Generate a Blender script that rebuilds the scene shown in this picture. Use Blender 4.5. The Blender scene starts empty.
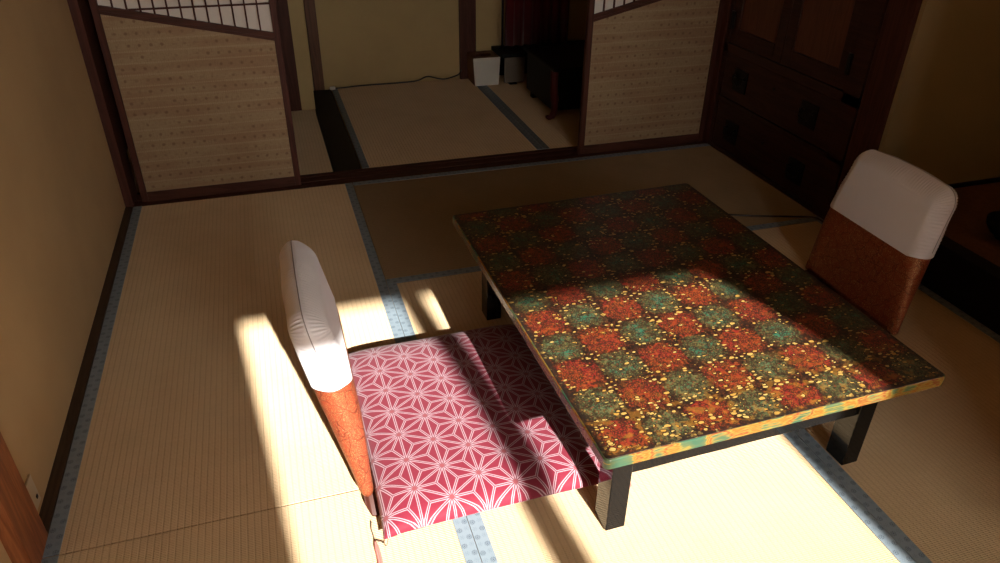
import bpy, bmesh, math, random
from mathutils import Vector, Matrix
random.seed(7)
SC = bpy.context.scene
COL = SC.collection
U = 0.91            # half a tatami mat, metres
PI = math.pi

# ------------------------------------------------------------------ node helpers
class NT:
    """small wrapper to write node graphs compactly"""
    def __init__(s, name):
        s.m = bpy.data.materials.new(name); s.m.use_nodes = True
        s.t = s.m.node_tree; s.t.nodes.clear()
        s.out = s.n('ShaderNodeOutputMaterial'); s.b = s.n('ShaderNodeBsdfPrincipled')
        s.l(s.b.outputs[0], s.out.inputs[0])
    def n(s, k, **kw):
        d = s.t.nodes.new(k)
        for a, v in kw.items(): setattr(d, a, v)
        return d
    def l(s, a, b): s.t.links.new(a, b)
    def put(s, sock, v):
        if hasattr(v, 'is_linked') or isinstance(v, bpy.types.NodeSocket): s.l(v, sock)
        else: sock.default_value = v
    def M(s, op, a, b=None, c=None, clamp=False):
        d = s.n('ShaderNodeMath', operation=op, use_clamp=clamp)
        s.put(d.inputs[0], a)
        if b is not None: s.put(d.inputs[1], b)
        if c is not None: s.put(d.inputs[2], c)
        return d.outputs[0]
    def coord(s):
        d = s.n('ShaderNodeTexCoord'); return d.outputs['Object']
    def xyz(s, v=None):
        d = s.n('ShaderNodeSeparateXYZ'); s.l(v if v is not None else s.coord(), d.inputs[0])
        return d.outputs[0], d.outputs[1], d.outputs[2]
    def comb(s, x=0., y=0., z=0.):
        d = s.n('ShaderNodeCombineXYZ')
        for i, v in enumerate((x, y, z)): s.put(d.inputs[i], v)
        return d.outputs[0]
    def scale(s, v, sx, sy, sz):
        d = s.n('ShaderNodeMapping'); s.l(v, d.inputs[0]); d.inputs['Scale'].default_value = (sx, sy, sz)
        return d.outputs[0]
    def noise(s, v, sc, det=3., rough=.55, dist=0.):
        d = s.n('ShaderNodeTexNoise'); s.l(v, d.inputs['Vector'])
        d.inputs['Scale'].default_value = sc; d.inputs['Detail'].default_value = det
        d.inputs['Roughness'].default_value = rough; d.inputs['Distortion'].default_value = dist
        return d.outputs['Fac']
    def voro(s, v, sc, feat='F1', rnd=1., out='Distance'):
        d = s.n('ShaderNodeTexVoronoi', feature=feat); s.l(v, d.inputs['Vector'])
        d.inputs['Scale'].default_value = sc; d.inputs['Randomness'].default_value = rnd
        return d.outputs[out]
    def mix(s, f, a, b):
        d = s.n('ShaderNodeMix', data_type='RGBA'); s.put(d.inputs[0], f)
        for i, v in ((6, a), (7, b)):
            if isinstance(v, tuple): d.inputs[i].default_value = (*v, 1)[:4]
            else: s.l(v, d.inputs[i])
        return d.outputs[2]
    def fmix(s, f, a, b):
        d = s.n('ShaderNodeMix', data_type='FLOAT'); s.put(d.inputs[0], f); s.put(d.inputs[2], a); s.put(d.inputs[3], b)
        return d.outputs[0]
    def ramp(s, f, stops, interp='LINEAR'):
        d = s.n('ShaderNodeValToRGB'); s.put(d.inputs[0], f); r = d.color_ramp; r.interpolation = interp
        while len(r.elements) < len(stops): r.elements.new(.5)
        for e, (p, c) in zip(r.elements, stops): e.position = p; e.color = (*c, 1)
        return d.outputs[0]
    def step(s, v, lo, hi):
        d = s.n('ShaderNodeMapRange', interpolation_type='SMOOTHSTEP'); s.put(d.inputs[0], v)
        d.inputs[1].default_value = lo; d.inputs[2].default_value = hi
        return d.outputs[0]
    def bump(s, h, dist=.001, strength=1.):
        d = s.n('ShaderNodeBump'); s.l(h, d.inputs['Height']); d.inputs['Distance'].default_value = dist
        d.inputs['Strength'].default_value = strength
        s.l(d.outputs[0], s.b.inputs['Normal'])
    def fin(s, col=None, rough=.6, metal=0., coat=0., sheen=0., spec=None, coat_rough=.05):
        if col is not None:
            if isinstance(col, tuple): s.b.inputs['Base Color'].default_value = (*col, 1)
            else: s.l(col, s.b.inputs['Base Color'])
        s.put(s.b.inputs['Roughness'], rough); s.put(s.b.inputs['Metallic'], metal)
        s.b.inputs['Coat Weight'].default_value = coat; s.b.inputs['Coat Roughness'].default_value = coat_rough
        s.b.inputs['Sheen Weight'].default_value = sheen
        if spec is not None: s.b.inputs['Specular IOR Level'].default_value = spec
        return s.m

# ------------------------------------------------------------------ materials
def mat_tatami(name, stripes_along_y, c1, c2):
    t = NT(name); v = t.coord(); x, y, z = t.xyz(v)
    a = x if stripes_along_y else y
    # warp rows every 15 mm: a narrow sunk line
    ph = t.M('FRACT', t.M('DIVIDE', t.M('ADD', a, 5.0), .0152))
    d = t.M('ABSOLUTE', t.M('SUBTRACT', ph, .5))
    row = t.step(d, .30, .5)
    vs = t.scale(v, 60, 700, 1) if stripes_along_y else t.scale(v, 700, 60, 1)
    fib = t.noise(vs, 1., 2., .6)
    blot = t.noise(v, 5., 4.)
    vs2 = t.scale(v, 14, 120, 1) if stripes_along_y else t.scale(v, 120, 14, 1)
    f2 = t.noise(vs2, 1., 3.)
    c = t.mix(t.M('ADD', t.M('MULTIPLY', fib, .55), t.M('MULTIPLY', f2, .45)), c1, c2)
    c = t.mix(t.M('MULTIPLY', t.step(blot, .35, .75), .25), c, tuple(k * .78 for k in c1))
    c = t.mix(t.M('MULTIPLY', row, .22), c, tuple(k * .55 for k in c1))
    h = t.M('SUBTRACT', t.M('MULTIPLY', fib, .4), row)
    t.bump(h, .0012, .8)
    return t.fin(c, .75, spec=.15, sheen=.0)

def mat_heri(name):
    """blue-grey tatami border cloth with two staggered rows of small dark flowers; local x across, y along"""
    t = NT(name); x, y, z = t.xyz()
    def row(cx, off, pitch, r0, r1, petals):
        k = t.M('SUBTRACT', t.M('FRACT', t.M('ADD', t.M('DIVIDE', y, pitch), off + 100.5)), .5)
        dy = t.M('MULTIPLY', k, pitch); dx = t.M('SUBTRACT', x, cx)
        r = t.M('SQRT', t.M('ADD', t.M('MULTIPLY', dx, dx), t.M('MULTIPLY', dy, dy)))
        ang = t.M('ARCTAN2', dy, dx)
        pet = t.step(t.M('COSINE', t.M('MULTIPLY', ang, petals)), -.2, .5)
        ring = t.M('MULTIPLY', t.step(r, r0 - .0005, r0 + .0003), t.M('SUBTRACT', 1., t.step(r, r1, r1 + .001)))
        core = t.M('SUBTRACT', 1., t.step(r, .0012, .002))
        return t.M('MAXIMUM', t.M('MULTIPLY', ring, pet), core)
    f = t.M('MAXIMUM', row(-.0085, 0, .044, .0028, .0062, 10.), row(.0085, .5, .044, .0028, .0062, 10.))
    f2 = t.M('MAXIMUM', row(-.008, .45, .044, .0034, .0050, 6.), row(.008, .95, .044, .0034, .0050, 6.))
    n = t.noise(t.coord(), 900., 2.)
    base = t.mix(n, (.205, .265, .31), (.275, .34, .385))
    c = t.mix(t.M('MULTIPLY', f2, .45), base, (.10, .145, .19))
    c = t.mix(t.M('MULTIPLY', f, .85), c, (.04, .06, .095))
    t.bump(n, .0004, .6)
    return t.fin(c, .55, spec=.35)

def mat_plaster(name, c, v2=.9):
    t = NT(name); v = t.coord()
    n = t.noise(v, 3., 5.); g = t.noise(v, 420., 2.)
    col = t.mix(t.step(n, .3, .7), c, tuple(k * v2 for k in c))
    t.bump(g, .0008, .5)
    return t.fin(col, .9, spec=.1)

def mat_wood(name, c1, c2, rough=.45, axis=2, sc=1., coat=0.):
    t = NT(name); v = t.coord()
    s = [18 * sc, 18 * sc, 18 * sc]; s[axis] = 1.3 * sc
    vv = t.scale(v, *s)
    n = t.noise(vv, 1., 4., .6, .8)
    g = t.M('FRACT', t.M('MULTIPLY', n, 6.))
    ring = t.M('ABSOLUTE', t.M('SUBTRACT', g, .5))
    s2 = [300, 300, 300]; s2[axis] = 8
    fine = t.noise(t.scale(v, *s2), 1., 2.)
    f = t.M('ADD', t.M('MULTIPLY', ring, 1.2), t.M('MULTIPLY', fine, .4))
    c = t.mix(f, c2, c1)
    t.bump(fine, .0006, .4)
    return t.fin(c, rough, coat=coat, spec=.22)

def mat_plain(name, c, rough=.5, metal=0., coat=0., n=0., spec=None):
    t = NT(name); v = t.coord()
    k = t.noise(v, 40., 3.)
    col = t.mix(k, tuple(q * (1 - n) for q in c), tuple(min(1, q * (1 + n)) for q in c))
    return t.fin(col, rough, metal, coat, spec=spec)

def mat_igusa(name):
    """woven rush panel of the sliding doors: fine grain, rows of dark dots alternating with pale ticks"""
    t = NT(name); v = t.coord(); x, y, z = t.xyz(v)
    P = .0445
    rz = t.M('FRACT', t.M('ADD', t.M('DIVIDE', z, P), 10.))
    ry = t.M('ABSOLUTE', t.M('SUBTRACT', rz, .5))              # 0 at the dark dot row
    wob = t.M('MULTIPLY', t.noise(t.scale(v, 25, 1, 25), 1., 1.), .3)
    kx = t.M('FRACT', t.M('ADD', t.M('DIVIDE', x, .040), wob))
    dx = t.M('MULTIPLY', t.M('SUBTRACT', kx, .5), .040)
    dz = t.M('MULTIPLY', ry, P)
    r = t.M('SQRT', t.M('ADD', t.M('MULTIPLY', dx, dx), t.M('MULTIPLY', dz, dz)))
    rowid = t.noise(t.scale(v, 11, 1, 22), 1., 1.)
    dot = t.M('MULTIPLY', t.M('SUBTRACT', 1., t.step(r, .003, .0085)), t.step(rowid, .36, .55))
    small = t.M('FRACT', t.M('DIVIDE', x, .0085))
    tick = t.M('MULTIPLY', t.step(ry, .40, .48), t.step(t.M('ABSOLUTE', t.M('SUBTRACT', small, .5)), .12, .25))
    g = t.noise(t.scale(v, 60, 1, 420), 1., 2.)
    g2 = t.noise(t.scale(v, 420, 1, 40), 1., 2.)
    base = t.mix(g, (.27, .185, .105), (.46, .335, .20))
    base = t.mix(t.M('MULTIPLY', t.step(t.noise(t.scale(v, 3, 1, 22), 1., 3.), .4, .62), .55), base, (.29, .16, .09))
    base = t.mix(t.M('MULTIPLY', t.step(g2, .5, .7), .5), base, (.22, .14, .08))
    base = t.mix(t.M('MULTIPLY', tick, .4), base, (.55, .42, .26))
    c = t.mix(t.M('MULTIPLY', dot, .65), base, (.17, .09, .05))
    t.bump(g, .0006, .7)
    return t.fin(c, .7, spec=.2)

def mat_asanoha(name):
    """hemp-leaf weave: pale pink double lines on crimson, triangular lattice with its sides along y"""
    t = NT(name); v = t.coord(); x, y, z = t.xyz(v)
    a = .0885; h = a * math.sqrt(3) / 2
    xx = t.M('ADD', t.M('SUBTRACT', x, AS_OX), 10 * h * 2); yy = t.M('ADD', t.M('SUBTRACT', y, AS_OY), 20 * a)
    vv = t.M('DIVIDE', xx, h)
    uu = t.M('SUBTRACT', t.M('DIVIDE', yy, a), t.M('MULTIPLY', vv, .5))
    fu = t.M('FRACT', uu); fv = t.M('FRACT', vv)
    sm = t.M('ADD', fu, fv); fl = t.M('GREATER_THAN', sm, 1.)
    b0 = t.M('ABSOLUTE', t.M('SUBTRACT', 1., sm))
    b1 = t.fmix(fl, fu, t.M('SUBTRACT', 1., fu)); b2 = t.fmix(fl, fv, t.M('SUBTRACT', 1., fv))
    mx = t.M('MAXIMUM', b0, t.M('MAXIMUM', b1, b2)); mn = t.M('MINIMUM', b0, t.M('MINIMUM', b1, b2))
    md = t.M('SUBTRACT', t.M('SUBTRACT', 1., mx), mn)
    de = t.M('MULTIPLY', mn, h)
    dc = t.M('MULTIPLY', t.M('SUBTRACT', md, mn), h / math.sqrt(3))
    dd = t.M('MINIMUM', de, dc)
    weave = t.noise(t.scale(v, 900, 500, 1), 1., 2.)
    wob = t.M('MULTIPLY', t.M('SUBTRACT', weave, .5), .0012)
    dd = t.M('ADD', dd, wob)
    line = t.M('SUBTRACT', 1., t.step(dd, .0027, .0034))
    core = t.M('SUBTRACT', 1., t.step(dd, .0009, .0016))
    hub = t.step(mx, .92, .94)
    pale = t.mix(weave, (.37, .22, .255), (.48, .32, .36))
    red = t.mix(weave, (.145, .008, .021), (.215, .018, .038))
    c = t.mix(line, red, pale)
    c = t.mix(t.M('MULTIPLY', core, .9), c, (.13, .016, .028))
    c = t.mix(hub, c, (.24, .055, .065))
    t.bump(t.M('ADD', line, t.M('MULTIPLY', weave, .6)), .0007, .5)
    return t.fin(c, .7, sheen=.15, spec=.2)

def mat_brocade(name):
    t = NT(name); v = t.coord()
    wv = t.noise(v, 14., 2.)
    d = t.n('ShaderNodeVectorMath', operation='ADD'); t.l(v, d.inputs[0])
    sc = t.n('ShaderNodeVectorMath', operation='SCALE'); sc.inputs[3].default_value = .03
    cn = t.n('ShaderNodeTexNoise'); t.l(v, cn.inputs['Vector']); cn.inputs['Scale'].default_value = 30.
    t.l(cn.outputs['Color'], sc.inputs[0]); t.l(sc.outputs[0], d.inputs[1])
    cr = t.voro(d.outputs[0], 24., 'DISTANCE_TO_EDGE')
    crack = t.M('SUBTRACT', 1., t.step(cr, .008, .035))
    gl = t.noise(v, 420., 2.)
    g2 = t.noise(v, 45., 3.)
    gold = t.M('MULTIPLY', t.step(gl, .53, .62), t.step(g2, .28, .52))
    base = t.mix(wv, (.225, .030, .014), (.27, .045, .018))
    base = t.mix(t.M('MULTIPLY', gold, .8), base, (.62, .40, .17))
    c = t.mix(t.M('MULTIPLY', crack, .75), base, (.10, .014, .009))
    t.bump(t.M('ADD', gl, t.M('MULTIPLY', crack, -1.2)), .0006, .6)
    t.b.inputs['Specular Tint'].default_value = (1., .72, .36, 1)
    return t.fin(c, t.fmix(gold, .48, .42), metal=t.M('MULTIPLY', gold, .9), spec=1.)

def mat_cloth(name, c, wr=0.):
    t = NT(name); v = t.coord()
    n = t.noise(v, 700., 2.); b = t.noise(v, 9., 3.)
    col = t.mix(b, c, tuple(k * .93 for k in c))
    t.bump(t.M('ADD', t.M('MULTIPLY', n, .15), b), .002, .5)
    return t.fin(col, .8, sheen=.2, spec=.2)

MED_P = .1055; MED_OX = 1.2856; MED_OY = -1.7223     # green medallion centre in the room
TC = (1.5426, -1.6292); TROT = math.radians(1.25)

def mat_lacquer_top(name):
    """mottled lacquer: orange-red and green medallions in a checkerboard on black-brown, yellow flecks"""
    t = NT(name); v = t.coord(); x, y, z = t.xyz(v)
    ox, oy = MED_LOC
    wob = t.n('ShaderNodeTexNoise'); t.l(v, wob.inputs['Vector']); wob.inputs['Scale'].default_value = 60.; wob.inputs['Detail'].default_value = 3.
    wx, wy, _ = t.xyz(wob.outputs['Color'])
    px = t.M('ADD', t.M('DIVIDE', t.M('SUBTRACT', x, ox), MED_P), 20.5)
    py = t.M('ADD', t.M('DIVIDE', t.M('SUBTRACT', y, oy), MED_P), 20.5)
    ix = t.M('FLOOR', px); iy = t.M('FLOOR', py)
    par = t.M('MODULO', t.M('ADD', ix, iy), 2.)
    par = t.M('GREATER_THAN', par, .5)                       # 0 green, 1 red
    dx = t.M('SUBTRACT', t.M('FRACT', px), .5); dy = t.M('SUBTRACT', t.M('FRACT', py), .5)
    r = t.M('SQRT', t.M('ADD', t.M('MULTIPLY', dx, dx), t.M('MULTIPLY', dy, dy)))
    r = t.M('ADD', r, t.M('MULTIPLY', t.M('SUBTRACT', wx, .5), .42))
    r = t.M('ADD', r, t.M('MULTIPLY', t.M('SUBTRACT', t.noise(v, 150., 3., .65), .5), .55))
    inside = t.M('SUBTRACT', 1., t.step(r, .38, .58))
    n1 = t.noise(v, 16., 3.); n2 = t.noise(v, 130., 4., .65); n3 = t.noise(v, 34., 3.)
    teal_mask = t.M('MULTIPLY', t.M('SUBTRACT', 1., t.step(r, .1, .46)), t.step(n3, .44, .62))
    red = t.mix(t.step(n1, .35, .65), (.190, .019, .013), (.205, .036, .011))
    red = t.mix(t.M('MULTIPLY', t.step(n2, .50, .66), .7), red, (.27, .085, .018))
    grn = t.mix(t.step(n2, .42, .6), (.040, .045, .018), (.100, .092, .034))
    grn = t.mix(t.M('MULTIPLY', teal_mask, .9), grn, (.024, .115, .066))
    grn = t.mix(t.M('MULTIPLY', t.step(t.noise(v, 190., 3.), .54, .64), .75), grn, (.17, .035, .016))
    red = t.mix(t.M('MULTIPLY', t.step(t.noise(v, 210., 3.), .54, .64), .6), red, (.055, .016, .010))
    med = t.mix(par, grn, red)
    gap = t.mix(t.step(n2, .42, .68), (.010, .006, .005), (.13, .036, .012))
    c = t.mix(inside, gap, med)
    # black crackle over everything
    cr = t.voro(t.scale(v, 1, 1.0, 0.0001), 170., 'DISTANCE_TO_EDGE')
    crk = t.M('MULTIPLY', t.M('SUBTRACT', 1., t.step(cr, .05, .22)), t.step(t.noise(v, 75., 2.), .36, .50))
    c = t.mix(t.M('MULTIPLY', crk, .9), c, (.022, .012, .008))
    # warmer, yellower near the front side of the table
    fy = t.step(t.M('MULTIPLY', y, -1.), .30, .58)
    c = t.mix(t.M('MULTIPLY', t.M('MULTIPLY', fy, t.step(n3, .5, .62)), .55), c, (.30, .135, .02))
    # yellow flecks, denser between the medallions and towards the front
    def flecks(c, sc, dens, lo, hi, squash):
        vd = t.n('ShaderNodeVectorMath', operation='ADD'); t.l(t.scale(v, squash, 1.2, .0001), vd.inputs[0])
        q = t.n('ShaderNodeVectorMath', operation='SCALE'); q.inputs[3].default_value = .010
        t.l(wob.outputs['Color'], q.inputs[0]); t.l(q.outputs[0], vd.inputs[1])
        f1 = t.n('ShaderNodeTexVoronoi'); t.l(vd.outputs[0], f1.inputs['Vector']); f1.inputs['Scale'].default_value = sc
        cx, cy, cz = t.xyz(f1.outputs['Color'])
        on = t.M('LESS_THAN', cx, dens)
        thr = t.M('ADD', lo, t.M('MULTIPLY', cy, hi - lo))
        fleck = t.M('MULTIPLY', on, t.M('LESS_THAN', f1.outputs['Distance'], thr))
        halo = t.M('MULTIPLY', on, t.M('LESS_THAN', f1.outputs['Distance'], t.M('ADD', thr, .16)))
        c = t.mix(t.M('MULTIPLY', halo, .85), c, (.016, .009, .007))
        return t.mix(fleck, c, t.mix(cz, (.36, .17, .022), (.47, .34, .11)))
    near = t.M('MULTIPLY', fy, t.step(n1, .42, .58))
    edge_r = t.step(r, .26, .55)
    c = flecks(c, 118., t.M('ADD', t.M('ADD', .05, t.M('MULTIPLY', edge_r, .30)), t.M('MULTIPLY', near, .25)), .18, .46, .62)
    c = flecks(c, 82., t.M('ADD', t.M('ADD', .015, t.M('MULTIPLY', edge_r, .12)), t.M('MULTIPLY', near, .38)), .22, .50, .72)
    # black along the rim
    ex = t.M('SUBTRACT', TW / 2, t.M('ABSOLUTE', x)); ey = t.M('SUBTRACT', TD / 2, t.M('ABSOLUTE', y))
    ed = t.M('ADD', t.M('MINIMUM', ex, ey), t.M('MULTIPLY', t.M('SUBTRACT', n2, .5), .05))
    c = t.mix(t.M('MULTIPLY', t.M('SUBTRACT', 1., t.step(ed, .006, .022)), .85), c, (.02, .013, .010))
    t.bump(n2, .0003, .3)
    return t.fin(c, .35, coat=.12, spec=.2, coat_rough=.12)

def mat_lacquer_edge(name):
    t = NT(name); v = t.coord(); x, y, z = t.xyz(v)
    s = t.comb(t.M('ADD', t.M('MULTIPLY', x, 10.), t.M('MULTIPLY', y, 10.)), 0., t.M('MULTIPLY', z, 8.))
    n = t.noise(s, 1., 2., .5, .3)
    s2 = t.comb(t.M('ADD', t.M('MULTIPLY', x, 14.), t.M('MULTIPLY', y, 14.)), 3., t.M('MULTIPLY', z, 260.))
    n2 = t.noise(s2, 1., 3.)
    f = t.M('ADD', n, t.M('MULTIPLY', t.M('SUBTRACT', n2, .5), .30))
    c = t.ramp(f, [(.36, (.035, .085, .05)), (.475, (.075, .095, .04)), (.50, (.20, .15, .03)), (.54, (.20, .062, .011)), (.57, (.22, .15, .03)),
                   (.61, (.17, .03, .012)), (.64, (.20, .14, .03)), (.68, (.045, .085, .045))])
    return t.fin(c, .25, coat=.25, coat_rough=.05)

# ------------------------------------------------------------------ mesh helpers
def box(bm, x0, x1, y0, y1, z0, z1, bev=0., mi=0):
    vs = [bm.verts.new(p) for p in ((x0, y0, z0), (x1, y0, z0), (x1, y1, z0), (x0, y1, z0), (x0, y0, z1), (x1, y0, z1), (x1, y1, z1), (x0, y1, z1))]
    fs = [bm.faces.new([vs[i] for i in q]) for q in ((3, 2, 1, 0), (4, 5, 6, 7), (0, 1, 5, 4), (1, 2, 6, 5), (2, 3, 7, 6), (3, 0, 4, 7))]
    for f in fs: f.material_index = mi
    if bev > 0:
        es = list({e for f in fs for e in f.edges})
        bmesh.ops.bevel(bm, geom=es, offset=bev, segments=2, affect='EDGES', profile=.5)
    return fs

def tube(bm, pts, r, n=8, caps=True):
    pts = [Vector(p) for p in pts]; rings = []
    rs = r if isinstance(r, (list, tuple)) else [r] * len(pts)
    up = Vector((0.13, 0.2, 1)).normalized()
    for i, p in enumerate(pts):
        d = (pts[min(i + 1, len(pts) - 1)] - pts[max(i - 1, 0)]).normalized()
        a = d.cross(up)
        if a.length < 1e-3: a = d.cross(Vector((1, 0, 0)))
        a.normalize(); b = d.cross(a).normalized()
        rings.append([bm.verts.new(p + (a * math.cos(2 * PI * k / n) + b * math.sin(2 * PI * k / n)) * rs[i]) for k in range(n)])
    for A, B in zip(rings, rings[1:]):
        for k in range(n): bm.faces.new((A[k], A[(k + 1) % n], B[(k + 1) % n], B[k]))
    if caps: bm.faces.new(rings[0]); bm.faces.new(list(reversed(rings[-1])))

def lathe(bm, prof, n=24, cx=0, cy=0):
    rings = [[bm.verts.new((cx + r * math.cos(2 * PI * k / n), cy + r * math.sin(2 * PI * k / n), z)) for k in range(n)] for r, z in prof]
    for A, B in zip(rings, rings[1:]):
        for k in range(n): bm.faces.new((A[k], A[(k + 1) % n], B[(k + 1) % n], B[k]))
    bm.faces.new(list(reversed(rings[0]))); bm.faces.new(rings[-1])

def spline(pts, n=8):
    P = [Vector(p) for p in pts]; out = []
    for i in range(len(P) - 1):
        p0, p1, p2, p3 = P[max(i - 1, 0)], P[i], P[i + 1], P[min(i + 2, len(P) - 1)]
        for k in range(n):
            t = k / n
            out.append(.5 * ((2 * p1) + (p2 - p0) * t + (2 * p0 - 5 * p1 + 4 * p2 - p3) * t * t + (3 * p1 - p0 - 3 * p2 + p3) * t ** 3))
    return out + [P[-1]]

def obj(name, bm, mats, parent=None, smooth=False, loc=None):
    bmesh.ops.recalc_face_normals(bm, faces=bm.faces)
    me = bpy.data.meshes.new(name); bm.to_mesh(me); bm.free()
    for m in (mats if isinstance(mats, (list, tuple)) else [mats]): me.materials.append(m)
    if smooth:
        for p in me.polygons: p.use_smooth = True
    o = bpy.data.objects.new(name, me); COL.objects.link(o)
    if parent: o.parent = parent
    if loc: o.location = loc
    return o

def tag(o, label, cat, group=None, kind=None):
    if label: o['label'] = label
    if cat: o['category'] = cat
    if group: o['group'] = group
    if kind: o['kind'] = kind
    return o

def thing(name, label, cat, loc=(0, 0, 0), rot=0., group=None):
    o = bpy.data.objects.new(name, None); COL.objects.link(o)
    o.empty_display_size = .1
    o.location = loc; o.rotation_euler = (0, 0, rot)
    return tag(o, label, cat, group)

def struct(name, bm, m, label=None, cat=None, smooth=False):
    o = obj(name, bm, m, smooth=smooth); o['kind'] = 'structure'
    if label: o['label'] = label
    if cat: o['category'] = cat
    return o

def B(*boxes, bev=0.):
    bm = bmesh.new()
    for b in boxes: box(bm, *b, bev=bev)
    return bm

# ------------------------------------------------------------------ table constants needed by materials
TW, TD, TZ = .846, 1.114, .326
def to_table(x, y):
    dx, dy = x - TC[0], y - TC[1]; c, s = math.cos(-TROT), math.sin(-TROT)
    return dx * c - dy * s, dx * s + dy * c
MED_LOC = to_table(MED_OX, MED_OY)
CUSH = (0.980, -1.660)                      # cushion centre
AS_OX, AS_OY = .947 - CUSH[0], -1.566 - CUSH[1]

M = {}
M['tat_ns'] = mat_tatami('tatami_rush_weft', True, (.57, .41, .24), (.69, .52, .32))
M['tat_ew'] = mat_tatami('tatami_rush_turned_shade', False, (.37, .27, .15), (.46, .345, .205))  # darker copy of the rush; the turned weave's lost sheen is in the colour
M['heri'] = mat_heri('border_cloth')
M['plaster'] = mat_plaster('tan_plaster', (.54, .37, .19))
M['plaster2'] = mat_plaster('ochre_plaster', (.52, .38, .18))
M['plaster_shaded'] = mat_plaster('shaded_olive_plaster', (.36, .285, .155))  # same wall plaster, with the alcove's shade darkened into its colour
M['dwood'] = mat_wood('dark_red_brown_wood', (.10, .032, .020), (.045, .014, .010), .6)
M['dwoodx'] = mat_wood('dark_red_brown_wood_lying', (.10, .034, .021), (.045, .015, .010), .6, axis=0)
M['dwoody'] = mat_wood('dark_brown_wood_deep', (.075, .045, .028), (.04, .022, .014), .5, axis=1)
M['post'] = mat_wood('orange_brown_post_wood', (.36, .125, .045), (.15, .045, .016), .4, sc=1.3)
M['bwood'] = mat_wood('brown_wood', (.17, .075, .038), (.09, .038, .02), .45)
M['ceil'] = mat_wood('ceiling_boards', (.26, .17, .10), (.17, .11, .06), .6, axis=1)
M['igusa'] = mat_igusa('woven_rush_panel')
M['paper'] = mat_plain('shoji_paper', (.72, .66, .60), .9, n=.05, spec=.1)
M['black'] = mat_plain('black_lacquer', (.008, .0075, .007), .06, n=.2, spec=.24)
M['blackm'] = mat_plain('black_wood', (.007, .006, .006), .5, n=.2, spec=.15)
M['iron'] = mat_plain('black_iron', (.03, .03, .03), .3, metal=.9, n=.3)
M['cabp'] = mat_wood('cabinet_door_panel', (.16, .062, .034), (.10, .038, .022), .5, axis=2)
M['cab'] = mat_wood('cabinet_lacquered_wood', (.065, .026, .018), (.03, .012, .009), .3, axis=1)
M['top'] = mat_lacquer_top('mottled_lacquer_top')
M['edge'] = mat_lacquer_edge('streaked_lacquer_edge')
M['asa'] = mat_asanoha('hemp_leaf_cloth')
M['broc'] = mat_brocade('orange_brocade')
M['white'] = mat_cloth('white_cover_cloth', (.86, .83, .86))
M['seam'] = mat_plain('grey_seam_thread', (.30, .26, .27), .8)
M['pink'] = mat_cloth('pink_tassel_thread', (.60, .20, .16))
M['string'] = mat_plain('dark_olive_string', (.16, .12, .08), .8)
M['ply'] = mat_wood('red_brown_seat_board', (.085, .026, .016), (.05, .015, .01), .5, axis=1)
M['whitep'] = mat_plain('white_board', (.66, .62, .54), .55, n=.04)
M['beige'] = mat_plain('beige_plate', (.52, .42, .27), .5)
M['boxw'] = mat_wood('box_wood', (.26, .13, .075), (.16, .075, .04), .5)
M['red'] = mat_cloth('dark_red_cloth', (.13, .008, .014))
M['redw'] = mat_wood('dark_red_lacquer_wood', (.10, .015, .016), (.06, .010, .010), .5)
M['cable'] = mat_plain('dark_cable', (.035, .028, .022), .4, n=.2)
M['greyb'] = mat_plain('grey_brown_board', (.16, .13, .095), .55, n=.1)
M['verw'] = mat_wood('veranda_boards', (.34, .22, .12), (.22, .13, .07), .4, axis=0)

# ------------------------------------------------------------------ shell
Y0, YV, YW = -3 * U, -5.0, -5.06              # room front line, veranda outer wall
XR = 3 * U
struct('floor', B((-.35, 3.9, YW, 1.9, -.16, -.061)), M['bwood'])
struct('floor_veranda', B((-.03, XR + .1, YW + .06, Y0 - .0, -.06, -.002)), M['verw'])
struct('ceiling', B((-.35, 3.9, YW, 1.9, 2.42, 2.5)), M['ceil'])
struct('wall_left', B((-.16, -.03, YW, .15, -.06, 2.42)), M['plaster'])
# right wall: only its front end beside the alcove and the strip over the cabinet and alcove
struct('wall_right', B((XR, XR + .87, YV, -2.62, -.06, 2.42), (XR + .002, XR + .5, -2.62, .15, 2.05, 2.42)), M['plaster'])
# front wall of the room at the right, and lintel wall over the opening to the veranda
XJ = 1.86
struct('wall_front', B((-.028, XR - .002, Y0 - .06, Y0, 2.0, 2.42), (2.04, XR - .002, Y0 - .03, Y0, -.002, 2.0)), M['plaster'])
# wall above the sliding doors
struct('wall_back', B((-.03, 3.9, .03, .12, 1.86, 2.42), (XR + .02, 3.9, 0.02, .14, -.06, 1.86)), M['plaster'])
# outer wall of the veranda with its opening (left jamb, right, over)
OL, OR, OT = .505 + .112 * (5.0 - 1.769), 2.4, .541 * (5.0 - .985) + .008
SX = .112 * (Y0 - YV); SZ = .541 * (Y0 - YV)
bm = B((-.16, OL - .04, YW, YV, -.06, 2.42), (2.4, XR + .9, YW, YV, -.06, 2.42), (OL - .04, 2.4, YW, YV, OT + .04, 2.42))
curve = [(1.825 + SX, -.002), (1.828 + SX, SZ)] + [(p.x + SX, p.z + SZ) for p in spline([(1.838, 0, .13), (1.862, 0, .38), (1.882, 0, .60), (1.872, 0, .78), (1.828, 0, .925)], 5)] + [(1.808 + SX, OT), (2.4, OT), (2.4, -.002)]  # unseen right edge, its curve added to outline the sunlight patch
fa = [bm.verts.new((x, YV, z)) for x, z in curve]; fb = [bm.verts.new((x, YW, z)) for x, z in curve]
bm.faces.new(fa); bm.faces.new(list(reversed(fb)))
for k in range(len(curve)): bm.faces.new((fa[k], fb[k], fb[(k + 1) % len(curve)], fa[(k + 1) % len(curve)]))
struct('wall_outer', bm, M['plaster'])
fr = struct('window_1', B((OL - .04, OL, YW, YV + .0, -.002, OT + .04), (OL, OR, YW, YV, OT, OT + .04)), M['bwood'])
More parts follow.
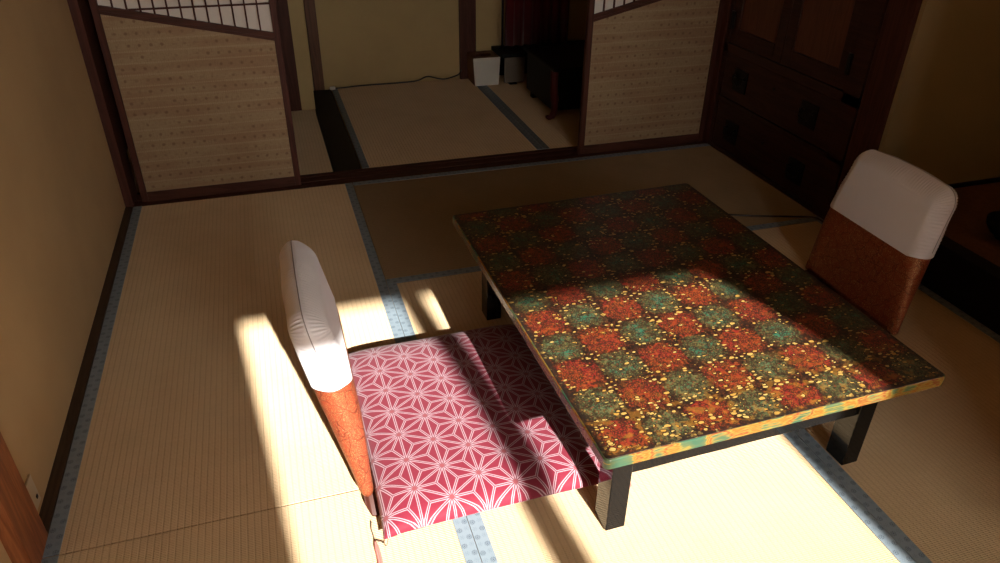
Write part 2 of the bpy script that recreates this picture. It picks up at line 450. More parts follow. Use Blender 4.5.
obj('mullion', B((1.2635 + .112 * 1.4 - .040, 1.2635 + .112 * 1.4 + .040, YV - .035, YV, -.002, OT)), M['bwood'], fr)
# wooden strip between tatami and left wall, posts, sill
struct('trim_1', B((-.03, -.0015, -1.752, -.002, -.06, .003)), M['dwoody'])
struct('trim_2', B((-.03, .002, .0005, .148, 0.002, 1.86), (XR - .009, XR + .03, .0005, .148, .002, 1.86)), M['dwood'], )
sill = struct('trim_3', B((-.16, XR + .12, 0., .032, -.06, .001), (-.16, XR + .12, .032, .062, -.06, -.003), (-.16, XR + .12, .062, .086, -.06, .001),
                  (-.16, XR + .12, .086, .118, -.06, -.003), (-.16, XR + .12, .118, .146, -.06, .001)), M['dwoodx'])
struct('trim_4', B((-.16, XR + .12, -.002, .15, 1.78, 1.86)), M['dwoodx'])
struct('trim_5', B((-.12, .001, -1.868, -1.752, -.06, 2.42), bev=.004), M['post'], 'orange-brown square wooden post set in the left plaster wall')
struct('trim_6', B((-.03, -.0015, YW + .06, -1.868, -.06, .003)), M['dwoody'])
# alcove (tokonoma)
AZ = .165
struct('floor_alcove', B((XR + .07, XR + .87, -2.62, -1.08, -.06, AZ)), M['bwood'])
struct('trim_7', B((XR + .001, XR + .07, -2.62, -1.062, -.06, AZ + .004), bev=.004), M['blackm'])
struct('wall_alcove', B((XR + .02, XR + .95, -1.08, -1.0, AZ, 2.05), (XR + .87, XR + .95, -2.7, -1.08, -.06, 2.05)), M['plaster_shaded'])
struct('trim_8', B((XR + .075, XR + .87, -1.09, -1.0805, AZ + .001, AZ + .018)), M['blackm'])
struct('trim_9', B((XR + .002, XR + .13, -1.062, -.93, -.06, 2.42), bev=.008), M['dwood'], 'dark wooden post between built-in cabinet and alcove')

# ------------------------------------------------------------------ tatami mats
HW = .033
def tatami(label, x0, x1, y0, y1, along_y, borders, mat=None, pitch=.0048, group=None):
    """mat with real rush ridges; borders: which long sides carry cloth ('lo','hi')"""
    cx, cy = (x0 + x1) / 2, (y0 + y1) / 2
    t = thing('tatami_mat', label, 'tatami mat', (cx, cy, 0))
    X, Y = (x1 - x0) / 2 - .0006, (y1 - y0) / 2 - .0006
    if along_y: Y -= .0012
    else: X -= .0012
    bm = bmesh.new()
    box(bm, -X, X, -Y, Y, -.06, -.0026)
    L = Y if along_y else X; W = X if along_y else Y
    n = int(2 * L / pitch); prev = None
    for i in range(n):
        for k in range(4):
            s = -L + 2 * L * (i + k / 4) / n
            zz = -.0024 + .0022 * math.sin(PI * k / 4)
            pr = [(-W, s, zz), (W, s, zz)] if along_y else [(s, W, zz), (s, -W, zz)]
            cur = [bm.verts.new(q) for q in pr]
            if prev: bm.faces.new((prev[0], prev[1], cur[1], cur[0]))
            prev = cur
    obj('mat_surface', bm, mat or (M['tat_ns'] if along_y else M['tat_ew']), t)
    for b in borders:
        bm = bmesh.new(); l = 2 * L
        box(bm, -HW / 2, HW / 2, -l / 2, l / 2, -.0022, .0012, bev=.0006)
        o = obj('border_band', bm, M['heri'], t)
        sgn = -1 if b == 'lo' else 1
        off = sgn * (W - HW / 2)
        if along_y: o.location = (off, 0, 0)
        else: o.location = (0, off, 0); o.rotation_euler = (0, 0, PI / 2)
        o['label'] = 'blue-grey cloth border with small dark flowers'
    return t

tatami('sunlit and shaded tatami mat along the left plaster wall', 0, U, -2 * U, 0, True, ('lo', 'hi'))
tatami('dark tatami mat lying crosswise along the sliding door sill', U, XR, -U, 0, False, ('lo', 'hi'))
tatami('tatami mat under the lacquer table and red cushion, brightly sunlit in front', U, 2 * U, -3 * U, -U, True, ('lo', 'hi'))
tatami('brown shaded tatami mat beneath the right floor chair, beside the alcove', 2 * U, XR, -3 * U, -U, True, ('lo', 'hi'))
tatami('half tatami mat at lower left, in front of the long wall-side mat', 0, U, -3 * U, -2 * U, True, ('lo', 'hi'))
# back room
tatami('dim tatami mat in the back room, between wooden floor board and white-fronted box', .977, 1.886, .152, 1.462, True, ('lo', 'hi'))
tatami('dim tatami mat in the back room under the red furniture', 1.886, 2.80, .152, 1.462, True, ('lo', 'hi'))
tatami('narrow dim strip of tatami mat in the back room, left of the wooden floor board', -.1, .842, .152, 1.088, True, ())
tag(obj('floor_board', B((.846, .973, .152, 1.455, -.06, -.004)), M['blackm']), 'dark wooden floor board between two tatami mats in the back room', 'floor board')

# ------------------------------------------------------------------ back room shell
struct('wall_back_room', B((.938, 1.795, 1.47, 1.6, -.06, 2.42), (1.90, 2.9, 1.47, 1.6, -.06, 2.42), (.772, .83, 1.10, 1.18, -.06, 2.42), (.83, .848, 1.1, 1.6, -.06, 2.42), (.848, .90, 1.48, 1.6, -.06, 2.42)), M['plaster2'])
struct('trim_10', B((1.795, 1.90, 1.445, 1.6, -.06, 2.42), bev=.004), M['dwood'], 'reddish wooden pillar in the back room wall')
struct('trim_11', B((.874, .937, 1.456, 1.6, -.06, 2.42), bev=.003), M['bwood'])
struct('wall_back_left', B((-.2, .772, 1.092, 1.18, -.06, 2.42)), M['dwood'])
struct('wall_back_side', B((2.81, 2.9, .15, 1.6, -.06, 2.42), (-.2, -.1, .15, 1.1, -.06, 2.42)), M['dwood'])

# ------------------------------------------------------------------ sliding doors
def sliding_door(name, x0, x1, y, slope, zc0, label):
    """zc0: height of the slanted rail's lower edge at the x0 side; slope along x"""
    W = x1 - x0; H = 1.775; T = .028
    d = thing(name, label, 'sliding door', (x0, y, -.003)); d['kind'] = 'structure'
    s = .026
    def zr(x): return zc0 + slope * x
    for a, b in ((0, s), (W - s, W)): obj('stile', B((a, b, 0, T, 0, H), bev=.002), M['dwood'], d)
    obj('bottom_rail', B((s, W - s, .001, T - .001, 0, .046), bev=.002), M['dwoodx'], d)
    obj('top_rail', B((s, W - s, .001, T - .001, H - .03, H), bev=.002), M['dwoodx'], d)
    bm = bmesh.new()
    for y0, y1, lo, hi in ((0.0, T, 0., .012), (.003, T - .003, .012, .030)):
        vs = [bm.verts.new(p) for yy in (y0, y1) for p in ((s, yy, zr(s) + lo), (W - s, yy, zr(W - s) + lo), (W - s, yy, zr(W - s) + hi), (s, yy, zr(s) + hi))]
        for q in ((0, 1, 2, 3), (7, 6, 5, 4), (0, 4, 5, 1), (1, 5, 6, 2), (2, 6, 7, 3), (3, 7, 4, 0)): bm.faces.new([vs[i] for i in q])
    obj('slanted_rail', bm, M['dwoodx'], d)
    # woven panel below the slanted rail
    bm = bmesh.new()
    for y0, y1 in ((.006, T - .006),):
        vs = [bm.verts.new(p) for yy in (y0, y1) for p in ((s, yy, .046), (W - s, yy, .046), (W - s, yy, zr(W - s)), (s, yy, zr(s)))]
        for q in ((0, 1, 2, 3), (7, 6, 5, 4), (0, 4, 5, 1), (1, 5, 6, 2), (2, 6, 7, 3), (3, 7, 4, 0)): bm.faces.new([vs[i] for i in q])
    obj('woven_panel', bm, M['igusa'], d)
    # paper and lattice above
    bm = bmesh.new()
    vs = [bm.verts.new(p) for yy in (.016, .018) for p in ((s, yy, zr(s) + .028), (W - s, yy, zr(W - s) + .028), (W - s, yy, H - .03), (s, yy, H - .03))]
    for q in ((0, 1, 2, 3), (7, 6, 5, 4), (0, 4, 5, 1), (1, 5, 6, 2), (2, 6, 7, 3), (3, 7, 4, 0)): bm.faces.new([vs[i] for i in q])
    obj('paper_pane', bm, M['paper'], d)
    bm = bmesh.new(); n = 13
    for i in range(1, n):
        x = s + (W - 2 * s) * i / n
        box(bm, x - .003, x + .003, .006, .0155, zr(x) + .027, H - .03)
    z = .775
    while z < H - .1:
        xa, xb = s, W - s
        if slope < 0: xa = max(s, (zc0 + .03 - z) / -slope)
        else: xb = min(W - s, (z - .03 - zc0) / slope)
        box(bm, xa, xb, .0075, .0155, z - .003, z + .003); z += .145
    obj('lattice', bm, M['dwood'], d)
    return d
sliding_door('door_1', .032, .690, .034, -.218, .772, 'sliding door with woven rush panel, left of the opening to the back room')
sliding_door('door_2', 2.028, 2.720, .034, .235, .628, 'sliding door with woven rush panel, right of the opening, beside the dark cabinet')

# ------------------------------------------------------------------ built-in cabinet in the right wall
cab = thing('built_in_cabinet', 'dark red-brown built-in cabinet with doors above two wide drawers, in the right corner', 'cabinet', (XR, 0, 0))
CW = .925
bm = B((.022, .5, -CW, -.002, .0, 2.04), (.0, .022, -CW, -.002, .0, .018), (.0, .022, -CW, -.002, .243, .262), (.0, .022, -CW, -.002, .475, .515),
       (.0, .022, -.03, -.002, .018, 2.04), (.0, .022, -CW, -.835, .018, 2.04), (.0, .022, -.835, -.03, 1.3, 1.34))
obj('body', bm, M['cab'], cab)
for z0, z1, hz in ((.020, .241, .125), (.264, .473, .375)):
    dr = obj('drawer', B((.004, .021, -.833, -.032, z0, z1), bev=.003), M['cab'], cab)
    for y in (-.175, -.675):
        bm = bmesh.new()
        box(bm, -.001, .004, y - .052, y + .052, hz - .055, hz + .045, bev=.001)
        for k in (-.034, .034):
            bm2 = [(r, z) for r, z in ((.010, 0), (.010, .003), (.005, .007), (.004, .016), (.006, .019), (0.001, .021))]
            n = 12; rings = [[bm.verts.new((-.001 - z, y + k + r * math.cos(2 * PI * a / n), hz + .012 + r * math.sin(2 * PI * a / n))) for a in range(n)] for r, z in bm2]
            for A, C_ in zip(rings, rings[1:]):
                for a in range(n): bm.faces.new((A[a], A[(a + 1) % n], C_[(a + 1) % n], C_[a]))
        obj('drop_handle', bm, M['iron'], dr)
        bm = bmesh.new()
        tube(bm, spline([(-.014, y - .034, hz + .012), (-.018, y - .034, hz - .012), (-.018, y - .018, hz - .022), (-.018, y + .018, hz - .022), (-.018, y + .034, hz - .012), (-.014, y + .034, hz + .012)], 5), .0032, 8)
        h = obj('handle_bail', bm, M['iron'], dr)
    bm = bmesh.new(); bmesh.ops.create_cone(bm, cap_ends=True, segments=16, radius1=.009, radius2=.008, depth=.004, matrix=Matrix.Translation((.003, -.425, hz + .03)) @ Matrix.Rotation(PI / 2, 4, 'Y'))
    obj('keyhole_plate', bm, M['iron'], dr)
for ya, yb, hy in ((-.428, -.032, -.036), (-.833, -.432, -.829)):
    dr = thing('door', None, None); dr.parent = cab
    st = .058
    bm = B((.003, .021, ya, ya + st, .517, 1.298), (.003, .021, yb - st, yb, .517, 1.298), (.003, .021, ya + st, yb - st, .517, .517 + .07), (.003, .021, ya + st, yb - st, 1.23, 1.298), bev=.002)
    # rounded inner corners of the frame
    obj('door_frame', bm, M['cab'], dr)
    obj('door_panel', B((.011, .016, ya + st, yb - st, .587, 1.23)), M['cabp'], dr)
    for z in (.62, 1.17):
        bm = bmesh.new()
        box(bm, -.002, .004, hy - .014, hy + .014, z - .04, z + .04, bev=.001)
        tube(bm, [(-.004, hy, z - .04), (-.004, hy, z + .04)], .005, 8)
        obj('hinge', bm, M['iron'], dr)

# ------------------------------------------------------------------ low lacquer table
tb = thing('low_table', 'low square-edged lacquer table with mottled red, green and yellow top', 'table', (TC[0], TC[1], 0), TROT)
def rrect(w, d, r, n=6):
    out = []
    for cx, cy, a0 in ((w / 2 - r, d / 2 - r, 0), (-w / 2 + r, d / 2 - r, PI / 2), (-w / 2 + r, -d / 2 + r, PI), (w / 2 - r, -d / 2 + r, 1.5 * PI)):
        for k in range(n + 1):
            a = a0 + PI / 2 * k / n; out.append((cx + r * math.cos(a), cy + r * math.sin(a)))
    return out
def slab(w, d, r, prof):
    """prof: list of (inset, z) going up the rim; closes bottom and top"""
    bm = bmesh.new(); rings = []
    for ins, z in prof:
        rings.append([bm.verts.new((x, y, z)) for x, y in rrect(w - 2 * ins, d - 2 * ins, max(.003, r - ins))])
    for A, C_ in zip(rings, rings[1:]):
        for k in range(len(A)): bm.faces.new((A[k], A[(k + 1) % len(A)], C_[(k + 1) % len(A)], C_[k]))
    bm.faces.new(list(reversed(rings[0]))); bm.faces.new(rings[-1]); return bm
obj('tabletop', slab(TW - .006, TD - .006, .011, [(.0, TZ - .006), (.0, TZ - .0006), (.0006, TZ)]), M['top'], tb)
eb = obj('edge_band', slab(TW, TD, .012, [(.003, TZ - .029), (.0, TZ - .026), (.0, TZ - .0045), (.0012, TZ - .0015), (.0026, TZ - .0009)]), M['edge'], tb)
eb['label'] = 'streaky green, yellow, orange and red lacquer rim'
obj('under_frame', B((-.375, .375, -.49, .49, TZ - .036, TZ - .0292), bev=.001), M['blackm'], tb)
LX, LY, LW, LD = .3515, .472, .048, .060
for sx in (-1, 1):
    for sy in (-1, 1):
        xa, xb = sorted((sx * LX, sx * (LX - LW))); ya, yb = sorted((sy * LY, sy * (LY - LD)))
        obj('leg', B((xa, xb, ya, yb, .001, TZ - .0365), bev=.0025), M['black'], tb)
for sy in (-1, 1):
    ya, yb = sorted((sy * (LY - .007), sy * (LY - .030)))
    obj('apron', B((-LX + LW + .001, LX - LW - .001, ya, yb, TZ - .162, TZ - .0365), bev=.0015), M['black'], tb)
for sx in (-1, 1):
    xa, xb = sorted((sx * (LX - .010), sx * (LX - .032)))
    obj('apron', B((xa, xb, -LY + LD + .001, LY - LD - .001, TZ - .078, TZ - .0365), bev=.0015), M['black'], tb)

# ------------------------------------------------------------------ floor chairs
RB = [.040]
def half_width(z, H): return .224 - .026 * (z / H)
def back_outline(H, z_lo, step):
    """closed outline (y, z, ny, nz, s) from the middle of the bottom, counter-clockwise seen from +x"""
    r = .054; rb = RB[0]
    pts = []
    def seg(p, q, n, nrm):
        for k in range(n): t = k / n; pts.append((p[0] + (q[0] - p[0]) * t, p[1] + (q[1] - p[1]) * t, *nrm))
    yb = half_width(z_lo, H) - rb; yt = half_width(H, H) - r
    nb = max(6, int(yb / step)); seg((0, z_lo), (yb, z_lo), nb, (0, -1))
    na = max(6, int(rb * PI / 2 / step))
    for k in range(na):
        a = -PI / 2 + PI / 2 * k / na; pts.append((yb + rb * math.cos(a), z_lo + rb + rb * math.sin(a), math.cos(a), math.sin(a)))
    ns = int((H - r - z_lo - rb) / step)
    for k in range(ns):
        z = z_lo + rb + (H - r - z_lo - rb) * k / ns; y0 = yb + rb; y1 = yt + r
        pts.append((y0 + (y1 - y0) * k / ns, z, 1, 0))
    na = max(8, int(r * PI / 2 / step))
    for k in range(na):
        a = PI / 2 * k / na; pts.append((yt + r * math.cos(a), H - r + r * math.sin(a), math.cos(a), math.sin(a)))
    nt = int(yt / step)
    for k in range(nt):
        u = k / nt; pts.append((yt * (1 - u), H + .008 * math.sin(u * PI / 2), 0, 1))
    full = pts + [(0, H + .008, 0, 1)] + [(-y, z, -ny, nz) for (y, z, ny, nz) in reversed(pts[1:])]
    out = []; s_ = 0
    for i, p in enumerate(full):
        if i: s_ += math.hypot(p[0] - full[i - 1][0], p[1] - full[i - 1][1])
        out.append((*p, s_))
    return out

def back_shape(H, extra=0., step=.012, z_lo=.0, cap_z=None, seed=1):
    """padded chair back: pillow with a pointed rim seam, thin at its foot; upright, lean added afterwards.
    With cap_z: the slip cover, gathered in fine pleats along the rim, cut at cap_z."""
    rnd = random.Random(seed); ph = [rnd.uniform(0, 6) for _ in range(6)]
    ol = back_outline(H, z_lo, step)
    R = .046
    ins = [0, .0012, .003, .006, .010, .015, .020, .025, .030, .035, .040, .0445]
    def T(z):
        q = max(0., min(1., (z - z_lo) / .33)); q = q * q * (3 - 2 * q)
        b = .0165 + .0255 * q
        return b * (1 - .10 * max(0., min(1, (z - .30) / .2)))
    def thick(d, z):
        q = min(1., d / R)
        lens = math.sin(q * PI / 2) ** .75
        boxy = math.sqrt(max(0., 1 - (1 - min(1., d / .026)) ** 2))
        k = max(0., min(1., (z - .16) / .22))
        return T(z) * (lens * k + boxy * (1 - k))
    bm = bmesh.new(); nO = len(ol)
    def vert(side, j, i):
        y, z, ny, nz, s_ = ol[i]; d = ins[j]
        k = 1.
        yy, zz = y - ny * d + ny * extra, z - nz * d + nz * extra
        xx = side * (thick(d, zz) + (extra if j else 0))
        if cap_z is not None:
            m = max(0., 1 - d / .046) * min(1., d / .003) * max(0., min(1., (zz - cap_z) / .06))
            wv = math.sin(s_ * 2 * PI / .0100 + 3 * math.sin(s_ * 23 + ph[0]) + side * ph[2] + d * (40 + 30 * math.sin(s_ * 41))) * (.68 + .32 * math.sin(s_ * 47 + ph[1] + side))
            xx += side * .0056 * wv * m * max(.35, 1 - d / .07)
            xx += side * .0012 * math.sin(yy * 31 + zz * 23 + ph[3]) * min(1., d / .05)
        return bm.verts.new((xx, yy, zz))
    V = {}
    for j in range(len(ins)):
        for i in range(nO):
            for side in (-1, 1):
                V[side, j, i] = V[-1, 0, i] if (j == 0 and side == 1) else vert(side, j, i)
    for side in (-1, 1):
        for j in range(len(ins) - 1):
            for i in range(nO):
                i2 = (i + 1) % nO
                q = [V[side, j, i], V[side, j, i2], V[side, j + 1, i2], V[side, j + 1, i]]
                q = list(dict.fromkeys(q))
                if len(q) > 2: bm.faces.new(q)
        h = nO // 2                       # index of the top middle
        L = len(ins) - 1
        for i in range(0, h):
            q = [V[side, L, i], V[side, L, i + 1], V[side, L, (nO - i - 1) % nO], V[side, L, (nO - i) % nO]]
            q = list(dict.fromkeys(q))
            if len(q) > 2: bm.faces.new(q)
    if cap_z is not None:
        bmesh.ops.bisect_plane(bm, geom=bm.verts[:] + bm.edges[:] + bm.faces[:], plane_co=(0, 0, cap_z), plane_no=(0, 0, -1), clear_outer=True)
        for v in bm.verts:
            k = max(0., 1 - (v.co.z - cap_z) / .05)
            v.co.z -= k * (.012 * math.cos(v.co.y / .2 * PI / 2) + .0018 * math.sin(v.co.y * 90 + ph[4]))
    return bm

def lean(bm, H, dx, curve=0.):
    for v in bm.verts:
        t = v.co.z / H
        v.co.x += dx * t + curve * math.sin(PI * min(1, max(0, t)))

def floor_chair(label, loc, rot, cap_z, seed, hgt, zbot=.016, rb=.040):
    t = thing('floor_chair', label, 'floor chair', loc, rot, None)
    RB[0] = rb; H = hgt; DX = -.086
    bm = back_shape(H); lean(bm, H, DX, .010)
    bk = obj('backrest', bm, M['broc'], t, True); bk.location = (0, 0, zbot)
    bk['label'] = 'orange-red brocade padded back'
    bm = back_shape(H, .0032, .0024, cap_z=cap_z, seed=seed); lean(bm, H, DX, .010)
    cv = obj('headrest_cover', bm, M['white'], t, True); cv.location = (0, 0, zbot)
    cv['label'] = 'white gathered slip cover'
    pts = [(0, y + ny * .0034, z + nz * .0034) for (y, z, ny, nz, s_) in back_outline(H, 0., .008) if z > cap_z + .02]
    bm = bmesh.new(); tube(bm, pts, .0011, 6); lean(bm, H, DX, .010)
    obj('seam', bm, M['seam'], cv)
    # bent seat board
    bm = bmesh.new(); n = 10; prev = None
    prof = [(-.011, .022), (-.008, .015), (.0, .010), (.02, .008), (.12, .007), (.25, .007), (.36, .007), (.40, .005)]
    prof = [(p.x, p.y) for p in spline([(a, b, 0) for a, b in prof], 3)]
    ring = []
    for x, z in prof:
        h0 = .252 if rb > .02 else .205
        hw = h0 if x < .30 else h0 - .05 * ((x - .30) / .1) ** 2
        hw = hw - .03 * max(0, (-x) / .011)
        ring.append([bm.verts.new(q) for q in ((x, -hw, z), (x, hw, z), (x, hw, z - .006), (x, -hw, z - .006))])
    for A, C_ in zip(ring, ring[1:]):
        for k in range(4): bm.faces.new((A[k], A[(k + 1) % 4], C_[(k + 1) % 4], C_[k]))
    bm.faces.new(list(reversed(ring[0]))); bm.faces.new(ring[-1])
    obj('seat_board', bm, M['ply'], t, True)
    return t
floor_chair('floor chair with white-topped orange back seen edge-on, left of the table behind the red cushion', (.702, -1.664, 0), 0., .335, 3, .508)
floor_chair('floor chair with white-topped dark red back facing the table from its right side', (2.400, -1.455, 0), PI, .268, 9, .472, .004, .012)

# ------------------------------------------------------------------ cushion
def cushion():
    t = thing('floor_cushion', 'flat square red floor cushion with pale hemp-leaf star pattern', 'cushion', (CUSH[0] + .005, CUSH[1], 0), .014)
    hx, hy, n = .275, .345, 44
    bm = bmesh.new(); grid = {}
    for side in (1, -1):
        for i in range(n + 1):
            for j in range(n + 1):
                if side == -1 and (i in (0, n) or j in (0, n)): grid[(side, i, j)] = grid[(1, i, j)]; continue
                u, v = -1 + 2 * i / n, -1 + 2 * j / n
                # cluster samples towards the rim
                u2 = math.sin(u * PI / 2) * .6 + u * .4; v2 = math.sin(v * PI / 2) * .6 + v * .4
                f = ((1 - abs(u2) ** 7) * (1 - abs(v2) ** 7)) ** .5
                pinch = 1 - .022 * (1 - abs(v2) ** 3) * abs(u2) ** 4; pinch2 = 1 - .018 * (1 - abs(u2) ** 3) * abs(v2) ** 4
                rim = .034 - .006 * (abs(u2 * v2)) ** 6
                if side == 1: z = rim + .040 * f + .010 * (1 - u2 * u2) * (1 - v2 * v2)
                else: z = max(.0105, rim - .026 * f)
                grid[(side, i, j)] = bm.verts.new((u2 * hx * pinch, v2 * hy * pinch2, z))
    for side in (1, -1):
        for i in range(n):
            for j in range(n):
                q = [grid[(side, i, j)], grid[(side, i + 1, j)], grid[(side, i + 1, j + 1)], grid[(side, i, j + 1)]]
                bm.faces.new(q if side == 1 else q[::-1])
    obj('cushion_cover', bm, M['asa'], t, True)
    # corner tassel under the table, front right corner
    bm = bmesh.new()
    tube(bm, spline([(hx - .004, -hy + .006, .03), (hx + .016, -hy + .003, .012), (hx + .036, -hy - .004, .005), (hx + .052, -hy - .002, .004), (hx + .045, -hy + .010, .005), (hx + .034, -hy + .004, .005)], 6), .0028, 8)
    obj('corner_tassel', bm, M['pink'], t, True)
    # cord loop and tassel at the front left corner
    bm = bmesh.new()
    c = Vector((.687 - CUSH[0], -1.985 - CUSH[1], .004))
    tube(bm, spline([(-hx + .012, -hy + .010, .03), (-hx + .004, -hy - .003, .012), (-hx - .002, -hy + .02 - .005, .0035), (c.x + .002, c.y + .004, .0035)], 6), .0013, 6)
    tube(bm, spline([(-.292, -.265, .0035), (-.295, -.285, .0032), (-.294, -.302, .003), (c.x, c.y + .002, .0035)], 6), .0013, 6)
    obj('tie_cord', bm, M['string'], t, True)
    bm = bmesh.new()
    rnd = random.Random(4)
    for k in range(16):
        a = rnd.uniform(-1, 1); b = rnd.uniform(-.5, 1)
        tube(bm, spline([(c.x + a * .0012, c.y, .005 + b * .002), (c.x + .001 + a * .0045, c.y - .018, .006 + b * .0025), (c.x + .002 + a * .005, c.y - .05, .0045 + b * .002), (c.x - .001 + a * .007, c.y - .085, .003 + max(b, 0) * .002)], 4), .0013, 5)
    tube(bm, [(c.x, c.y + .004, .005), (c.x, c.y - .006, .005)], [.002, .003], 8)
    obj('tassel', bm, M['pink'], t, True)
    return t
cushion()

# ------------------------------------------------------------------ small things
# wall outlet plate low on the left wall
ol = thing('wall_outlet', 'small white outlet plate low on left wall beside orange-brown post', 'outlet', (-.03, -1.69, .06))
obj('cover_plate', B((0., .006, -.035, .03, -.035, .045), bev=.002), M['beige'], ol)
obj('socket_slot', B((.0055, .0075, .010, .018, -.016, -.008),), M['blackm'], ol)
# power cord on the right part of the floor
bm = bmesh.new()
tube(bm, spline([(2.30, -.735, .0045), (2.449, -.80, .0045), (2.58, -.845, .0045), (2.70, -.89, .0045), (2.78 - .08, -.97, .0045)], 8), .004, 8)
tag(obj('power_cord', bm, M['cable'], None, True), 'thin dark power cord on the tatami between table and cabinet', 'cord')
# extension cable in the back room
ec = thing('extension_cable', 'dark cable with small white plug along the back room wall', 'cable', (0, 0, 0))
bm = bmesh.new()
tube(bm, spline([(.965, 1.43, .008), (1.03, 1.435, .006), (1.15, 1.45, .006), (1.3, 1.45, .006), (1.45, 1.445, .008), (1.52, 1.45, .012), (1.58, 1.455, .030), (1.65, 1.455, .012), (1.70, 1.45, .008), (1.78, 1.46, .025), (1.80, 1.44, .06)], 8), .0045, 8)
obj('wire', bm, M['cable'], ec, True)
obj('plug', B((.965, .998, 1.415, 1.432, .002, .020), bev=.003), M['whitep'], ec)
# box with a white front and a round hole in its wooden top
wb = thing('waste_box', 'small wooden box with white front panel and oval hole on top, by the back pillar', 'box', (1.918, 1.27, 0))
bm = bmesh.new()
def taper_ring(hw0, hw1, y0, y1, z0, z1):
    return [bm.verts.new(p) for p in ((-hw0, y0, z0), (hw0, y0, z0), (hw0, y1, z0), (-hw0, y1, z0), (-hw1, y0, z1), (hw1, y0, z1), (hw1, y1, z1), (-hw1, y1, z1))]
v = taper_ring(.076, .086, .004, .165, .001, .17)
for q in ((3, 2, 1, 0), (0, 1, 5, 4), (1, 2, 6, 5), (2, 3, 7, 6), (3, 0, 4, 7)): bm.faces.new([v[i] for i in q])
# top with an oval hole
n = 32; o_r = []; i_r = []; d_r = []
for k in range(n):
    a = 2 * PI * k / n; cx, cy = 0, .085
    ca, sa = math.cos(a), math.sin(a); s = min(.086 / max(abs(ca), 1e-6), .0805 / max(abs(sa), 1e-6))
    o_r.append(bm.verts.new((cx + ca * s, cy + sa * s, .1705))); i_r.append(bm.verts.new((cx + ca * .052, cy + sa * .045, .1705))); d_r.append(bm.verts.new((cx + ca * .052, cy + sa * .045, .03)))
for k in range(n):
    k2 = (k + 1) % n
    bm.faces.new((o_r[k], o_r[k2], i_r[k2], i_r[k])); bm.faces.new((i_r[k], i_r[k2], d_r[k2], d_r[k]))
bm.faces.new(d_r)
obj('body', bm, M['boxw'], wb)
bm = bmesh.new()
v = taper_ring(.0765, .0865, -.002, .0035, .0005, .171)
for q in ((3, 2, 1, 0), (4, 5, 6, 7), (0, 1, 5, 4), (1, 2, 6, 5), (2, 3, 7, 6), (3, 0, 4, 7)): bm.faces.new([v[i] for i in q])
obj('front_panel', bm, M['whitep'], wb)
# black low stand with grey-brown side, at the right of the box
ls = thing('low_stand', 'low black stand with grey-brown end panel, right of the white-fronted box', 'stand', (2.03, 1.25, 0))
obj('top_board', B((-.03, .62, -.02, .20, .172, .196), bev=.003), M['blackm'], ls)
obj('end_panel', B((.0, .13, 0., .02, .012, .171), bev=.002), M['greyb'], ls)
obj('back_panel', B((.0, .6, .17, .19, .012, .171)), M['blackm'], ls)
for x in (.03, .56): obj('foot', B((x, x + .05, -.008, .03, .001, .0115), bev=.002), M['blackm'], ls)
# red curtain hanging over the stand, with a black pole at its edge
def folds(w, h, n, amp, z0):
    bm = bmesh.new(); cols = []
    for i in range(n * 10 + 1):
        u = i / (n * 10); x = u * w; y = amp * math.sin(u * n * 2 * PI) + .006 * math.sin(u * 23)
        cols.append([bm.verts.new((x + .004 * math.sin(q * 3 + i), y * (.7 + .3 * (1 - q)), z0 + h * q)) for q in (0, .25, .5, .75, 1)])
    for A, C_ in zip(cols, cols[1:]):
        for k in range(4): bm.faces.new((A[k], C_[k], C_[k + 1], A[k + 1]))
    return bm
cu = obj('curtain', folds(.42, 1.45, 7, .016, .20), M['red'], None, True, (2.075, 1.40, 0))
md = cu.modifiers.new('cloth', 'SOLIDIFY'); md.thickness = .002
tag(cu, 'dark red curtain hanging behind the low black stand in the back room', 'curtain')
po = thing('curtain_pole', 'thin black upright pole on the low stand beside the red curtain', 'pole', (2.045, 1.36, .196))
bm = bmesh.new(); lathe(bm, [(.022, .0005), (.022, .008), (.009, .012), (.007, .03), (.007, 1.5), (.010, 1.505), (.004, 1.53)], 16)
obj('shaft', bm, M['blackm'], po, True)
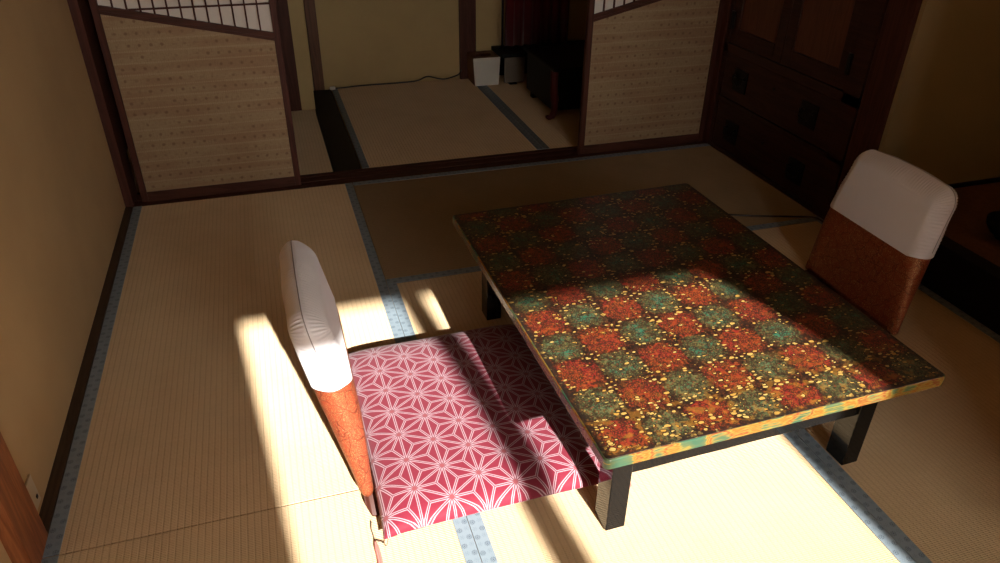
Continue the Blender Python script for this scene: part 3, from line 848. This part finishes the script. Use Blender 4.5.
# long low black chest with dark red corner legs, half hidden behind the right sliding door
rs = thing('low_chest', 'low black chest with dark red curled legs, half hidden behind the right sliding door', 'chest', (2.30, .86, .003))
obj('body', B((-.215, .20, -.30, .14, .045, .265), bev=.004), M['blackm'], rs)
obj('top_board', B((-.232, .21, -.335, .17, .2655, .285), bev=.006), M['blackm'], rs)
obj('plinth', B((-.195, .18, .08, .12, .001, .0445)), M['blackm'], rs)
for sx, sy in ((-1, -1), (1, -1)):
    bm = bmesh.new(); x = -.215 if sx < 0 else .20; y = -.305 if sy < 0 else .13
    tube(bm, spline([(x, y, .264), (x, y, .17), (x - sx * .010, y, .09), (x - sx * .006, y, .035), (x + sx * .008, y, .014), (x + sx * .026, y, .012), (x + sx * .032, y, .022)], 6),
         [.022] * 12 + [.018] * 12 + [.013] * 6 + [.010] * 7, 10)
    obj('leg', bm, M['redw'], rs, True)
# dark bowl in the alcove
bw = bmesh.new(); lathe(bw, [(.030, .0), (.032, .008), (.05, .02), (.068, .045), (.072, .07), (.068, .07), (.062, .045), (.04, .022), (.005, .015)], 28, 0, 0)
tag(obj('bowl', bw, M['blackm'], None, True, (XR + .26, -1.475, AZ)), 'small black bowl on the alcove floor at the right edge', 'bowl')

# ------------------------------------------------------------------ light
sun = bpy.data.lights.new('sun', 'SUN'); sun.energy = 17.0; sun.angle = math.radians(.75); sun.color = (1., .955, .89)
so = bpy.data.objects.new('sun', sun); COL.objects.link(so)
D = Vector((-.112, 1., -.541)).normalized()
so.rotation_euler = D.to_track_quat('-Z', 'Y').to_euler(); so.location = (2, -6, 4)
w = bpy.data.worlds.new('World'); SC.world = w; w.use_nodes = True
bg = w.node_tree.nodes['Background']; bg.inputs[0].default_value = (1., .94, .86, 1); bg.inputs[1].default_value = 6.4

# ------------------------------------------------------------------ camera
cam = bpy.data.cameras.new('camera'); cam.sensor_width = 36; cam.sensor_fit = 'HORIZONTAL'; cam.lens = 731.32 * 36 / 1000
cam.clip_start = .02
co = bpy.data.objects.new('camera', cam); COL.objects.link(co)
co.location = (.6241, -3.1018, 1.3515)
co.rotation_euler = (1.02080301, -.0112596422, -.302641569)
SC.camera = co
vs = SC.view_settings; vs.view_transform = 'Standard'; vs.look = 'None'; vs.exposure = 0.; vs.gamma = 1.; vs.use_curve_mapping = False
SC.cycles.max_bounces = 10; SC.cycles.diffuse_bounces = 6
